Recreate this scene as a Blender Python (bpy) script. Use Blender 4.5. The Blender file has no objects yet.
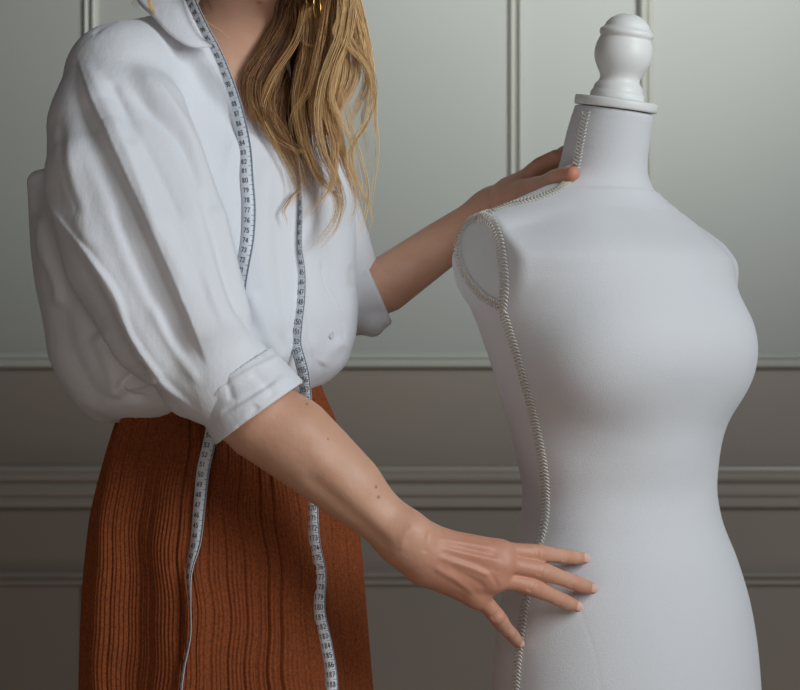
import bpy, math, random
import numpy as np
from mathutils import Vector, Matrix
from mathutils.bvhtree import BVHTree

sc = bpy.context.scene
col = sc.collection
random.seed(7)
rng = np.random.default_rng(7)

# ------------------------------------------------------------------ camera
CAM_H, FPX = 1.10, 1800.0          # metres above the floor, focal length in pixels (800 wide)
cam_d = bpy.data.cameras.new('camera')
cam = bpy.data.objects.new('camera', cam_d)
col.objects.link(cam)
cam.location = (0, 0, CAM_H)
cam.rotation_euler = (math.pi / 2, 0, 0)
cam_d.sensor_width = 36.0
cam_d.lens = 36.0 * FPX / 800.0
cam_d.dof.use_dof = True
cam_d.dof.focus_distance = 1.84
cam_d.dof.aperture_fstop = 8.0
cam_d.clip_start = 0.05
sc.camera = cam

# ------------------------------------------------------------------ world, lights, exposure
sc.view_settings.view_transform = 'Standard'
sc.view_settings.look = 'None'
sc.view_settings.gamma = 1.0
sc.view_settings.exposure = 0.0
sc.view_settings.use_curve_mapping = False
world = bpy.data.worlds.new('world')
sc.world = world
world.use_nodes = True
wbg = world.node_tree.nodes['Background']
wbg.inputs['Color'].default_value = (0.62, 0.55, 0.50, 1)
wbg.inputs['Strength'].default_value = 0.055


def area(name, loc, target, sx, sy, power, color, spread=180):
    d = bpy.data.lights.new(name, 'AREA')
    d.shape = 'RECTANGLE'
    d.size, d.size_y = sx, sy
    d.energy = power
    d.color = color
    d.spread = math.radians(spread)
    o = bpy.data.objects.new(name, d)
    col.objects.link(o)
    o.location = loc
    o.rotation_euler = (Vector(target) - Vector(loc)).to_track_quat('-Z', 'Y').to_euler()
    return o


area('window_light', (1.75, 0.30, 2.0), (0.1, 2.0, 1.25), 1.1, 1.5, 46, (0.90, 0.96, 1.0))
area('upper_wall_fill', (0.95, 1.0, 1.98), (0.18, 3.1, 2.2), 0.3, 0.3, 10.5, (0.95, 1.0, 0.97), 66)  # added lamp, shapes the brightness falloff on the upper wall; no real window
area('floor_glow', (0.05, 2.55, 0.06), (0.05, 3.0, 0.65), 2.4, 0.35, 1.3, (1.0, 0.86, 0.74))
area('front_fill', (-0.25, -0.35, 1.75), (-0.1, 2.0, 1.3), 1.0, 0.8, 3.0, (1.0, 0.98, 0.96))
area('floor_bounce', (-0.4, 0.4, 0.30), (0.2, 2.0, 1.0), 1.4, 0.8, 3.0, (1.0, 0.84, 0.74))


# ------------------------------------------------------------------ helpers
def P(px, py, Y):
    """the world point seen at pixel (px, py) at distance Y"""
    return np.array(((px - 400.0) * Y / FPX, Y, CAM_H - (py - 345.0) * Y / FPX))


def smin(a, b, k):
    if k <= 0:
        return np.minimum(a, b)
    h = np.maximum(k - np.abs(a - b), 0) / k
    return np.minimum(a, b) - h * h * k * 0.25


def smax(a, b, k):
    return -smin(-a, -b, k)


class Tube:
    """chain of tapered round segments; flat=(axis, factor) widens it along axis"""
    def __init__(s, pts, radii, flat=None):
        s.p = [np.asarray(q, float) for q in pts]
        s.r = list(radii)
        s.flat = None
        f = 1.0
        if flat is not None:
            ax = np.asarray(flat[0], float)
            s.flat = (ax / np.linalg.norm(ax), flat[1])
            f = max(1.0, flat[1])
        m = max(s.r) * f
        a = np.array(s.p)
        s.lo, s.hi = a.min(0) - m, a.max(0) + m

    def __call__(s, X, Y, Z):
        out = None
        seg = list(zip(s.p[:-1], s.p[1:], s.r[:-1], s.r[1:])) or [(s.p[0], s.p[0] + 1e-6, s.r[0], s.r[0])]
        for a, b, ra, rb in seg:
            ba = b - a
            L = float(ba @ ba) + 1e-12
            x, y, z = X - a[0], Y - a[1], Z - a[2]
            t = np.clip((x * ba[0] + y * ba[1] + z * ba[2]) / L, 0, 1)
            x, y, z = x - t * ba[0], y - t * ba[1], z - t * ba[2]
            if s.flat is not None:
                ax, f = s.flat
                q = (x * ax[0] + y * ax[1] + z * ax[2]) * (1.0 / f - 1.0)
                x, y, z = x + q * ax[0], y + q * ax[1], z + q * ax[2]
            d = np.sqrt(x * x + y * y + z * z) - (ra + t * (rb - ra))
            out = d if out is None else np.minimum(out, d)
        return out


class Ell:
    """ellipsoid; axes = rows of a rotation matrix"""
    def __init__(s, c, r, axes=None):
        s.c, s.r = np.asarray(c, float), np.asarray(r, float)
        s.A = np.eye(3) if axes is None else np.asarray(axes, float)
        m = np.sqrt((s.A ** 2 * (s.r ** 2)[:, None]).sum(0))
        s.lo, s.hi = s.c - m, s.c + m

    def __call__(s, X, Y, Z):
        x, y, z = X - s.c[0], Y - s.c[1], Z - s.c[2]
        k0 = k1 = 0
        for i in range(3):
            u = (x * s.A[i, 0] + y * s.A[i, 1] + z * s.A[i, 2])
            k0 = k0 + (u / s.r[i]) ** 2
            k1 = k1 + (u / s.r[i] ** 2) ** 2
        k0, k1 = np.sqrt(k0), np.sqrt(k1) + 1e-9
        return k0 * (k0 - 1.0) / k1


class Loft:
    """stack of ellipses over z: keys (z, cx, cy, side half width, depth half width); shear tilts the rings"""
    def __init__(s, keys, side, fwd, shear=(0, 0), power=2.0, capk=.012):
        s.capk = capk
        s.k = np.array(sorted(keys), float)
        s.S, s.F = np.asarray(side, float), np.asarray(fwd, float)
        s.shear, s.pw = shear, power
        m = s.k[:, 3:5].max()
        zz = m * (abs(shear[0]) + abs(shear[1]))
        s.lo = np.array((s.k[:, 1].min() - m, s.k[:, 2].min() - m, s.k[0, 0] - zz))
        s.hi = np.array((s.k[:, 1].max() + m, s.k[:, 2].max() + m, s.k[-1, 0] + zz))
        s.zf = np.linspace(s.k[0, 0], s.k[-1, 0], 400)
        s.tab = [smooth_curve(s.k[:, 0], s.k[:, i], s.zf) for i in range(1, 5)]
        s.c0 = (s.k[:, 1].mean(), s.k[:, 2].mean())

    def __call__(s, X, Y, Z):
        Zs = Z + s.shear[0] * (X - s.c0[0]) + s.shear[1] * (Y - s.c0[1])
        Zs = np.broadcast_to(Zs, np.broadcast_shapes(X.shape, Y.shape, Z.shape))
        cx, cy, a, b = [np.interp(Zs, s.zf, t) for t in s.tab]
        x, y = X - cx, Y - cy
        u = np.abs(x * s.S[0] + y * s.S[1]) / a
        v = np.abs(x * s.F[0] + y * s.F[1]) / b
        q = (u ** s.pw + v ** s.pw) ** (1 / s.pw)
        g = np.sqrt((u / a) ** 2 + (v / b) ** 2) / np.maximum(np.sqrt(u * u + v * v), 1e-6)
        d = (q - 1) / np.maximum(g, 1e-6)
        cap = np.maximum(s.k[0, 0] - Zs, Zs - s.k[-1, 0])
        return smax(d, cap, s.capk)


class Half:
    """half space: inside where n.(p-c) < 0"""
    def __init__(s, c, n):
        s.c, s.n = np.asarray(c, float), np.asarray(n, float) / np.linalg.norm(n)

    def __call__(s, X, Y, Z):
        return (X - s.c[0]) * s.n[0] + (Y - s.c[1]) * s.n[1] + (Z - s.c[2]) * s.n[2]


def smooth_curve(xk, yk, x):
    """monotone-ish cubic (Catmull-Rom on uneven knots)"""
    xk, yk = np.asarray(xk, float), np.asarray(yk, float)
    m = np.gradient(yk, xk)
    i = np.clip(np.searchsorted(xk, x) - 1, 0, len(xk) - 2)
    h = xk[i + 1] - xk[i]
    t = np.clip((x - xk[i]) / h, 0, 1)
    return ((2 * t ** 3 - 3 * t ** 2 + 1) * yk[i] + (t ** 3 - 2 * t ** 2 + t) * h * m[i]
            + (-2 * t ** 3 + 3 * t ** 2) * yk[i + 1] + (t ** 3 - t ** 2) * h * m[i + 1])


def path_curve(pts, n):
    """smooth curve through points (any dimension), n samples evenly along it"""
    pts = np.asarray(pts, float)
    d = np.r_[0, np.cumsum(np.linalg.norm(np.diff(pts, axis=0), axis=1) + 1e-9)]
    t = np.linspace(0, d[-1], n)
    return np.stack([smooth_curve(d, pts[:, j], t) if len(pts) > 2 else np.interp(t, d, pts[:, j])
                     for j in range(pts.shape[1])], 1)


class Canvas:
    def __init__(s, lo, hi, h):
        s.lo, s.h = np.asarray(lo, float), h
        s.n = np.ceil((np.asarray(hi) - s.lo) / h).astype(int) + 1
        s.D = np.full(tuple(s.n), 0.2, np.float32)
        s.ax = [(s.lo[i] + np.arange(s.n[i]) * h).astype(np.float32) for i in range(3)]

    def _box(s, prim, m):
        if not hasattr(prim, 'lo'):
            return [slice(0, n) for n in s.n]
        a = np.clip(np.floor((prim.lo - m - s.lo) / s.h).astype(int), 0, s.n)
        b = np.clip(np.ceil((prim.hi + m - s.lo) / s.h).astype(int) + 1, 0, s.n)
        return [slice(int(a[i]), int(b[i])) for i in range(3)]

    def _eval(s, prim, bx):
        X = s.ax[0][bx[0]][:, None, None]
        Y = s.ax[1][bx[1]][None, :, None]
        Z = s.ax[2][bx[2]][None, None, :]
        return prim(X, Y, Z).astype(np.float32)

    def add(s, prim, k=0.0):
        bx = s._box(prim, k + 0.02)
        if min(b.stop - b.start for b in bx) <= 0:
            return
        t = tuple(bx)
        s.D[t] = smin(s.D[t], s._eval(prim, bx), k)

    def sub(s, prim, k=0.0, grow=0.0):
        bx = s._box(prim, k + 0.02 + grow)
        if min(b.stop - b.start for b in bx) <= 0:
            return
        t = tuple(bx)
        s.D[t] = smax(s.D[t], -(s._eval(prim, bx) - grow), k)

    def cut(s, half, k=0.0):
        bx = s._box(half, 0)
        t = tuple(bx)
        s.D[t] = smax(s.D[t], s._eval(half, bx), k)

    def mesh(s, smooth=3):
        D = s.D
        D[0], D[-1] = 0.1, 0.1
        D[:, 0], D[:, -1] = 0.1, 0.1
        D[:, :, 0], D[:, :, -1] = 0.1, 0.1
        S = D < 0
        c = np.zeros(tuple(s.n - 1), np.int8)
        nx, ny, nz = s.n - 1
        offs = [(i, j, k) for i in (0, 1) for j in (0, 1) for k in (0, 1)]
        for i, j, k in offs:
            c += S[i:i + nx, j:j + ny, k:k + nz]
        act = np.argwhere((c > 0) & (c < 8))
        idx = np.full(c.shape, -1, np.int32)
        idx[tuple(act.T)] = np.arange(len(act))
        vals = np.stack([D[act[:, 0] + i, act[:, 1] + j, act[:, 2] + k] for i, j, k in offs], 1).astype(float)
        acc = np.zeros((len(act), 3))
        cnt = np.zeros(len(act))
        O = np.array(offs, float)
        for a in range(8):
            for b in range(a + 1, 8):
                if np.abs(O[a] - O[b]).sum() != 1:
                    continue
                va, vb = vals[:, a], vals[:, b]
                m = (va < 0) != (vb < 0)
                t = np.where(m, va / np.where(m, va - vb, 1), 0)
                acc += np.where(m[:, None], O[a] + t[:, None] * (O[b] - O[a]), 0)
                cnt += m
        V = s.lo + (act + acc / cnt[:, None]) * s.h
        Q = []
        for ax in range(3):
            sl0 = [slice(None)] * 3
            sl1 = [slice(None)] * 3
            sl0[ax], sl1[ax] = slice(0, -1), slice(1, None)
            A, B = S[tuple(sl0)], S[tuple(sl1)]
            e = np.argwhere(A != B)
            u, v = (ax + 1) % 3, (ax + 2) % 3
            e = e[(e[:, u] > 0) & (e[:, v] > 0) & (e[:, u] < s.n[u] - 1) & (e[:, v] < s.n[v] - 1)]
            inside = A[tuple(e.T)]
            q = []
            for du, dv in ((-1, -1), (0, -1), (0, 0), (-1, 0)):
                g = e.copy()
                g[:, u] += du
                g[:, v] += dv
                q.append(idx[tuple(g.T)])
            q = np.stack(q, 1)
            q[~inside] = q[~inside][:, ::-1]
            Q.append(q)
        Q = np.concatenate(Q)
        V = relax(V, Q, smooth)
        return V, Q


def relax(V, Q, it, lam=0.5, mu=-0.52):
    E = np.concatenate([Q[:, [i, (i + 1) % Q.shape[1]]] for i in range(Q.shape[1])])
    n = len(V)
    deg = np.bincount(E.ravel(), minlength=n).astype(float)
    deg[deg == 0] = 1
    for j in range(it * 2):
        S = np.stack([np.bincount(E[:, 0], V[E[:, 1], i], n) + np.bincount(E[:, 1], V[E[:, 0], i], n) for i in range(3)], 1)
        V = V + (lam if j % 2 == 0 else mu) * (S / deg[:, None] - V)
    return V


def normals(V, Q):
    n = np.cross(V[Q[:, 2]] - V[Q[:, 0]], V[Q[:, 3]] - V[Q[:, 1]])
    N = np.stack([sum(np.bincount(Q[:, j], n[:, i], len(V)) for j in range(4)) for i in range(3)], 1)
    return N / (np.linalg.norm(N, axis=1)[:, None] + 1e-12)


def sculpt(V, Q, strokes, it=1):
    """folds pushed into the cloth along pixel paths: (path, half width px, amplitude m, kind)"""
    N = normals(V, Q)
    x, y = to_px(V)
    dV = np.zeros(len(V))
    face = np.clip(-(N * (V - np.array((0, 0, CAM_H))) / np.linalg.norm(V - np.array((0, 0, CAM_H)), axis=1)[:, None]).sum(1) * 2.5 + .1, 0, 1)
    for path, w, amp, kind in strokes:
        c = path_curve(path, 90)
        lo, hi = c.min(0) - w * 3, c.max(0) + w * 3
        s = np.where((x > lo[0]) & (x < hi[0]) & (y > lo[1]) & (y < hi[1]) & (face > 0))[0]
        if not len(s):
            continue
        T = np.gradient(c, axis=0)
        T /= np.linalg.norm(T, axis=1)[:, None]
        dx = x[s][:, None] - c[None, :, 0]
        dy = y[s][:, None] - c[None, :, 1]
        d2 = dx * dx + dy * dy
        j = d2.argmin(1)
        r = np.arange(len(s))
        sd = dx[r, j] * T[j, 1] - dy[r, j] * T[j, 0]
        d = np.where((j > 0) & (j < 89), np.abs(sd), np.sqrt(d2[r, j]))
        tt = (j + (dx[r, j] * T[j, 0] + dy[r, j] * T[j, 1]) / np.maximum(np.linalg.norm(np.gradient(c, axis=0), axis=1)[j], 1e-6)) / 89.0
        env = np.clip(tt / .15, 0, 1) * np.clip((1 - tt) / .15, 0, 1)
        env = env * env * (3 - 2 * env)
        if kind == 'ridge':
            g = np.exp(-(d / w) ** 2)
        elif kind == 'step':          # one side (right of travel) raised, dropping sharply at the line
            g = np.where(sd < 0, np.exp(-(sd / w) ** 2), np.exp(-(sd / 2.0) ** 2)) * (d < w * 3)
        elif kind == 'stepr':
            g = np.where(sd > 0, np.exp(-(sd / w) ** 2), np.exp(-(sd / 2.0) ** 2)) * (d < w * 3)
        dV[s] += amp * g * env * face[s]
    return V + N * dV[:, None]


def to_px(V):
    return 400 + V[:, 0] / V[:, 1] * FPX, 345 - (V[:, 2] - CAM_H) / V[:, 1] * FPX


def link(name, V, F, mat=None, parent=None, smooth=True, matidx=None, mats=None):
    me = bpy.data.meshes.new(name)
    V = np.asarray(V, np.float32)
    if isinstance(F, np.ndarray):
        k = F.shape[1]
        me.vertices.add(len(V))
        me.vertices.foreach_set('co', V.ravel())
        me.loops.add(F.size)
        me.loops.foreach_set('vertex_index', F.astype(np.int32).ravel())
        me.polygons.add(len(F))
        me.polygons.foreach_set('loop_start', np.arange(0, F.size, k, dtype=np.int32))
        me.update(calc_edges=True)
        me.validate()
    else:
        me.from_pydata([tuple(map(float, v)) for v in V], [], [tuple(int(i) for i in f) for f in F])
        me.update()
    if smooth:
        me.polygons.foreach_set('use_smooth', np.ones(len(me.polygons), bool))
    for m in (mats or ([mat] if mat else [])):
        me.materials.append(m)
    if matidx is not None:
        me.polygons.foreach_set('material_index', np.asarray(matidx, np.int32))
    o = bpy.data.objects.new(name, me)
    col.objects.link(o)
    if parent is not None:
        o.parent = parent
        o.matrix_parent_inverse = Matrix.Translation(-parent.location) if parent.parent is None and parent.type == 'EMPTY' else Matrix()
    return o


def attr(o, name, vals):
    a = o.data.attributes.new(name, 'FLOAT', 'POINT')
    a.data.foreach_set('value', np.asarray(vals, np.float32))


def thing(name, label, cat, loc):
    o = bpy.data.objects.new(name, None)
    o.location = loc
    o.empty_display_size = 0.05
    col.objects.link(o)
    o['label'], o['category'] = label, cat
    return o


def struct(o):
    o['kind'] = 'structure'
    return o


class MB:
    """collects tubes / boxes into one mesh"""
    def __init__(s):
        s.v, s.f, s.n = [], [], 0

    def add(s, v, f):
        s.v.append(np.asarray(v, float))
        s.f.extend([tuple(i + s.n for i in q) for q in f])
        s.n += len(v)

    def tube(s, pts, r, sides=8, up=(0, 0, 1), closed=False):
        pts = np.asarray(pts, float)
        n = len(pts)
        r = np.broadcast_to(r, (n,))
        T = np.gradient(pts, axis=0)
        if closed:
            T = np.roll(pts, -1, 0) - np.roll(pts, 1, 0)
        T /= np.linalg.norm(T, axis=1)[:, None] + 1e-12
        u = np.asarray(up, float)
        u = np.tile(u, (n, 1))
        A = np.cross(T, u)
        bad = np.linalg.norm(A, axis=1) < 1e-3
        A[bad] = np.cross(T[bad], (1, 0.1, 0))
        A /= np.linalg.norm(A, axis=1)[:, None]
        B = np.cross(T, A)
        th = np.arange(sides) / sides * 2 * math.pi
        V = pts[:, None] + r[:, None, None] * (A[:, None] * np.cos(th)[None, :, None] + B[:, None] * np.sin(th)[None, :, None])
        F = []
        for i in range(n if closed else n - 1):
            k = (i + 1) % n
            for j in range(sides):
                l = (j + 1) % sides
                F.append((i * sides + j, i * sides + l, k * sides + l, k * sides + j))
        if not closed:
            F.append(tuple(range(sides))[::-1])
            F.append(tuple(range((n - 1) * sides, n * sides)))
        s.add(V.reshape(-1, 3), [f[::-1] for f in F])

    def extrude(s, profile, A, B, out, up):
        """profile (along out, along up) pairs swept straight from A to B"""
        A, B, out, up = [np.asarray(q, float) for q in (A, B, out, up)]
        m = len(profile)
        V = [A + o * out + w * up for o, w in profile] + [B + o * out + w * up for o, w in profile]
        s.add(V, [(i, (i + 1) % m, m + (i + 1) % m, m + i) for i in range(m)] + [tuple(range(m))[::-1], tuple(range(m, 2 * m))])

    def build(s, name, mat, parent=None, smooth=True):
        return link(name, np.concatenate(s.v), s.f, mat, parent, smooth)


def lathe(profile, c, axis, mat, name, parent, seg=96):
    """profile of (height, radius) about axis through c"""
    ax = np.asarray(axis, float)
    ax /= np.linalg.norm(ax)
    a = np.cross(ax, (0.3, 1, 0.1))
    a /= np.linalg.norm(a)
    b = np.cross(ax, a)
    th = np.arange(seg) / seg * 2 * math.pi
    V = np.concatenate([c + h * ax + r * (np.cos(th)[:, None] * a + np.sin(th)[:, None] * b) for h, r in profile])
    n = len(profile)
    F = [(i * seg + j, i * seg + (j + 1) % seg, (i + 1) * seg + (j + 1) % seg, (i + 1) * seg + j) for i in range(n - 1) for j in range(seg)]
    F += [tuple(range(seg))[::-1], tuple(range((n - 1) * seg, n * seg))]
    return link(name, V, F, mat, parent)


# ------------------------------------------------------------------ materials
def mat(name, base, rough=0.7, **kw):
    m = bpy.data.materials.new(name)
    m.use_nodes = True
    b = m.node_tree.nodes['Principled BSDF']
    b.inputs['Base Color'].default_value = (*base, 1)
    b.inputs['Roughness'].default_value = rough
    for k, v in kw.items():
        b.inputs[k].default_value = v
    return m


def nd(m, t, **kw):
    n = m.node_tree.nodes.new(t)
    for k, v in kw.items():
        if k in n.inputs:
            n.inputs[k].default_value = v
        else:
            setattr(n, k, v)
    return n


def ln(m, a, b):
    m.node_tree.links.new(a, b)


def bsdf(m):
    return m.node_tree.nodes['Principled BSDF']


def bump(m, height, strength, dist, normal=None):
    b = nd(m, 'ShaderNodeBump')
    b.inputs['Strength'].default_value = strength
    b.inputs['Distance'].default_value = dist
    ln(m, height, b.inputs['Height'])
    if normal is not None:
        ln(m, normal, b.inputs['Normal'])
    return b.outputs['Normal']


def noise(m, scale, detail=3, coord=None, rough=0.5, stretch=None):
    n = nd(m, 'ShaderNodeTexNoise')
    n.inputs['Scale'].default_value = scale
    n.inputs['Detail'].default_value = detail
    n.inputs['Roughness'].default_value = rough
    tc = nd(m, 'ShaderNodeTexCoord')
    src = tc.outputs['Object']
    if stretch is not None:
        mp = nd(m, 'ShaderNodeMapping')
        mp.inputs['Scale'].default_value = stretch
        ln(m, src, mp.inputs['Vector'])
        src = mp.outputs['Vector']
    ln(m, src, n.inputs['Vector'])
    return n.outputs['Fac']


def ramp(m, fac, stops):
    r = nd(m, 'ShaderNodeValToRGB')
    el = r.color_ramp.elements
    el[0].position, el[0].color = stops[0][0], (*stops[0][1], 1)
    el[1].position, el[1].color = stops[-1][0], (*stops[-1][1], 1)
    for p, c in stops[1:-1]:
        e = el.new(p)
        e.color = (*c, 1)
    ln(m, fac, r.inputs['Fac'])
    return r.outputs['Color']


def weave(m, scale, strength, dist, normal=None):
    """fine crossed threads"""
    tc = nd(m, 'ShaderNodeTexCoord')
    outs = []
    for d in ('X', 'Z'):
        w = nd(m, 'ShaderNodeTexWave', wave_type='BANDS', bands_direction=d)
        w.inputs['Scale'].default_value = scale
        w.inputs['Distortion'].default_value = 1.5
        w.inputs['Detail'].default_value = 1.0
        w.inputs['Detail Scale'].default_value = 3.0
        ln(m, tc.outputs['Object'], w.inputs['Vector'])
        outs.append(w.outputs['Fac'])
    a = nd(m, 'ShaderNodeMath', operation='ADD')
    ln(m, outs[0], a.inputs[0])
    ln(m, outs[1], a.inputs[1])
    return bump(m, a.outputs[0], strength, dist, normal)


M = {}
m = M['paint'] = mat('wall paint', (0.50, 0.505, 0.47), 0.55)
ln(m, bump(m, noise(m, 180, 2), 0.08, 0.002), bsdf(m).inputs['Normal'])
ln(m, ramp(m, noise(m, 1.3, 3), [(0.3, (0.252, 0.257, 0.238)), (0.7, (0.275, 0.278, 0.258))]), bsdf(m).inputs['Base Color'])
m = M['shaded_dado'] = mat('dado paint', (0.195, 0.162, 0.133), 0.5)  # lower wall's shade put into its colour: darker and browner than above
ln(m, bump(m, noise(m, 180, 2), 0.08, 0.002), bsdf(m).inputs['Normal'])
M['trim'] = mat('moulding paint', (0.40, 0.398, 0.36), 0.4)
M['shaded_dado_trim'] = mat('dado moulding paint', (0.27, 0.238, 0.203), 0.4)  # lower mouldings carry the same shade in their colour
m = M['oak'] = mat('floor wood', (0.16, 0.11, 0.08), 0.5)
ln(m, ramp(m, noise(m, 6, 5, stretch=(1, 12, 1)), [(0.3, (0.12, 0.08, 0.055)), (0.7, (0.2, 0.14, 0.1))]), bsdf(m).inputs['Base Color'])
m = M['linen'] = mat('off white linen', (0.70, 0.71, 0.73), 0.9)
bsdf(m).inputs['Sheen Weight'].default_value = 0.15
ln(m, bump(m, noise(m, 620, 3, stretch=(1, 1, 1.8), rough=.7), 0.55, 0.0010), bsdf(m).inputs['Normal'])
m = M['linen_plate'] = M['linen']
M['white_lacquer'] = mat('white painted wood', (0.78, 0.79, 0.77), 0.45)
M['braid'] = mat('cream gimp braid', (0.74, 0.71, 0.64), 0.8)
M['black_metal'] = mat('dark metal', (0.03, 0.03, 0.03), 0.4, Metallic=0.8)

# ------------------------------------------------------------------ the room
WALL_Y = 3.10
WS = WALL_Y / FPX


def wx(px):
    return (px - 400) * WS


def wz(py):
    return CAM_H - (py - 345) * WS


def box_mesh(name, lo, hi, m_, parent=None, smooth=False):
    lo, hi = np.array(lo, float), np.array(hi, float)
    V = [(x, y, z) for x in (lo[0], hi[0]) for y in (lo[1], hi[1]) for z in (lo[2], hi[2])]
    F = [(0, 1, 3, 2), (4, 6, 7, 5), (0, 4, 5, 1), (2, 3, 7, 6), (0, 2, 6, 4), (1, 5, 7, 3)]
    return link(name, V, F, m_, parent, smooth)


wall = struct(box_mesh('wall_back', (-3.2, WALL_Y, wz(367)), (3.2, WALL_Y + 0.12, 3.0), M['paint']))
struct(box_mesh('wall_back', (-3.2, WALL_Y, 0), (3.2, WALL_Y + 0.12, wz(367)), M['shaded_dado']))
struct(box_mesh('floor', (-3.2, -1.2, -0.06), (3.2, WALL_Y + 0.12, 0.0), M['oak']))


def mitred_frame(name, x0, x1, z0, z1, prof, pm='trim'):
    """picture-frame moulding; prof = (distance in from the outer edge, height off the wall)"""
    loops = []
    for d, h in prof:
        loops.append([(x0 + d, WALL_Y - h, z0 + d), (x1 - d, WALL_Y - h, z0 + d), (x1 - d, WALL_Y - h, z1 - d), (x0 + d, WALL_Y - h, z1 - d)])
    V = np.array([p for l in loops for p in l])
    F = []
    for i in range(len(prof) - 1):
        for j in range(4):
            k = (j + 1) % 4
            F.append((i * 4 + j, i * 4 + k, (i + 1) * 4 + k, (i + 1) * 4 + j))
    o = link(name, V, F, M[pm], None, smooth=False)
    return struct(o)


def arc(d0, d1, h0, hp, n=7):
    return [(d0 + (d1 - d0) * t, h0 + (hp - h0) * math.sin(math.pi * t)) for t in np.linspace(0, 1, n)]


FR = [(0, -0.002), (0.0, 0.007)] + arc(0.001, 0.013, 0.009, 0.020, 9) + [(0.015, 0.008)] + arc(0.016, 0.026, 0.006, 0.0125, 7) + [(0.028, 0.003), (0.028, -0.002)]
PX = [(-218, 99), (209, 524), (637, 946)]
for i, (a, b) in enumerate(PX):
    mitred_frame('trim_%d' % (i + 1), wx(a), wx(b), wz(369), 2.62, FR)
for i, (a, b) in enumerate(PX):
    mitred_frame('trim_%d' % (i + 4), wx(a), wx(b), 0.2, wz(570), FR, 'shaded_dado_trim')

CR = [(0, -0.002), (0, wz(508) - wz(508))]
rail = [(0.0, 0.0), (0.010, 0.0), (0.016, 0.004), (0.018, 0.012), (0.014, 0.017), (0.016, 0.020), (0.022, 0.024), (0.024, 0.030), (0.020, 0.036),
        (0.017, 0.040), (0.020, 0.044), (0.030, 0.050), (0.033, 0.056), (0.030, 0.061), (0.024, 0.063), (0.020, 0.067), (0.019, 0.072), (0.012, 0.0745), (0, 0.0745)]
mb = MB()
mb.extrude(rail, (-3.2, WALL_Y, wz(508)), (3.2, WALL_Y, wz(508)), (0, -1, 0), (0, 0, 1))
struct(mb.build('trim_7', M['shaded_dado_trim'], None, smooth=False))
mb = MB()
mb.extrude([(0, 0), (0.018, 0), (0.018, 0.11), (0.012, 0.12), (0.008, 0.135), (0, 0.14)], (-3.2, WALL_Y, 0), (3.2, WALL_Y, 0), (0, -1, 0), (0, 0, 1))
struct(mb.build('baseboard_back', M['shaded_dado'], None, smooth=False))

# ------------------------------------------------------------------ dress form
DY = 1.98
psi = math.radians(40)
DF = np.array((math.sin(psi), -math.cos(psi)))      # the way it faces
DS = np.array((-math.cos(psi), -math.sin(psi)))     # its right-hand side, towards the camera
keys = []
for py, L, R, rho in [(212, 572, 650, .55), (226, 528, 680, .56), (240, 486, 712, .58), (255, 464, 736, .60), (280, 459, 743, .62), (308, 468, 742, .64), (320, 473, 742, .65), (355, 486, 735, .67),
                      (395, 498, 732, .70), (430, 509, 728, .73), (465, 517, 722, .76), (490, 521, 720, .78), (520, 518, 725, .78), (560, 508, 741, .76),
                      (600, 499, 754, .74), (640, 493, 762, .73), (690, 489, 767, .73), (760, 488, 770, .73), (820, 490, 768, .73)]:
    hw = (R - L) / 2 * DY / FPX
    a_ = hw / math.sqrt(math.cos(psi) ** 2 + (math.sin(psi) * rho) ** 2)
    c_ = P((L + R) / 2, py, DY)
    keys.append((c_[2], c_[0], DY, a_, a_ * rho))
d3 = lambda s, f, z: np.array((DC[0] + s * DS[0] + f * DF[0], DC[1] + s * DS[1] + f * DF[1], z))
DC = np.array((P(599, 300, DY)[0], DY))
zpy = lambda py: P(0, py, DY)[2]
AX = np.array(((*DS, 0), (*DF, 0), (0, 0, 1)))
cv = Canvas((P(440, 0, 1.98)[0], 1.76, zpy(800)), (P(790, 0, 1.98)[0], 2.20, zpy(90)), 0.0021)
cv.add(Loft(keys, DS, DF, capk=.045), 0)
cv.add(Tube([P(604, 240, 2.0), P(552, 224, 1.935), P(485, 253, 1.885)], [.052, .038, .040], flat=((*DF, 0), 1.06)), .035)
cv.add(Tube([P(604, 240, 2.0), P(655, 244, 2.03), P(690, 259, 2.055), P(712, 273, 2.07)], [.052, .036, .036, .036]), .025)
cv.add(Tube(path_curve([P(597, 252, 1.995), P(600, 200, 1.988), P(606, 150, 1.972), P(617, 100, 1.955)], 22), smooth_curve([0, .35, .7, 1], [.056, .0478, .0462, .0415], np.linspace(0, 1, 22))), .05)
for s_ in (-1, 1):
    cv.add(Ell(d3(.074 * s_, .080 if s_ < 0 else .072, zpy(353)), (.064, .056, .062), AX), .05)
cv.add(Tube([d3(.06, .03, zpy(270)), d3(-.06, .03, zpy(270))], [.064, .058]), .05)
cv.add(Tube([d3(.05, .078, zpy(345)), d3(-.05, .078, zpy(345))], [.052, .052]), .05)
cv.add(Tube([d3(0, .06, zpy(300)), d3(0, .085, zpy(350)), d3(0, .05, zpy(420))], [.05, .05, .05]), .06)
cv.cut(Half(d3(.166, 0, zpy(260)), (*(DS * 0.985), -0.02)), .006)
cv.cut(Half(d3(-.166, 0, zpy(260)), (*(-DS * 0.985), -0.02)), .006)
disc_c = P(616, 105, 1.957)
nax = np.array((0.135, -0.12, 1.0))
nax /= np.linalg.norm(nax)
cv.cut(Half(disc_c - nax * 0.005, nax), .002)
V, Q = cv.mesh(4)
V = sculpt(V, Q, [([(566, 575), (584, 620), (596, 660), (603, 720)], 1.1, -.0003, 'ridge'), ([(478, 232), (479, 250), (481, 262)], 1.2, -.0006, 'ridge')])
dress = thing('dress_form', 'white linen-covered tailor\'s dress form torso with turned white neck finial', 'dress form', (DC[0], DC[1], 0))
torso = link('torso', V, Q, M['linen'], dress)
bvh_d = BVHTree.FromPolygons(V.tolist(), Q.tolist())
ORI = Vector((0, 0, CAM_H))


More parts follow.
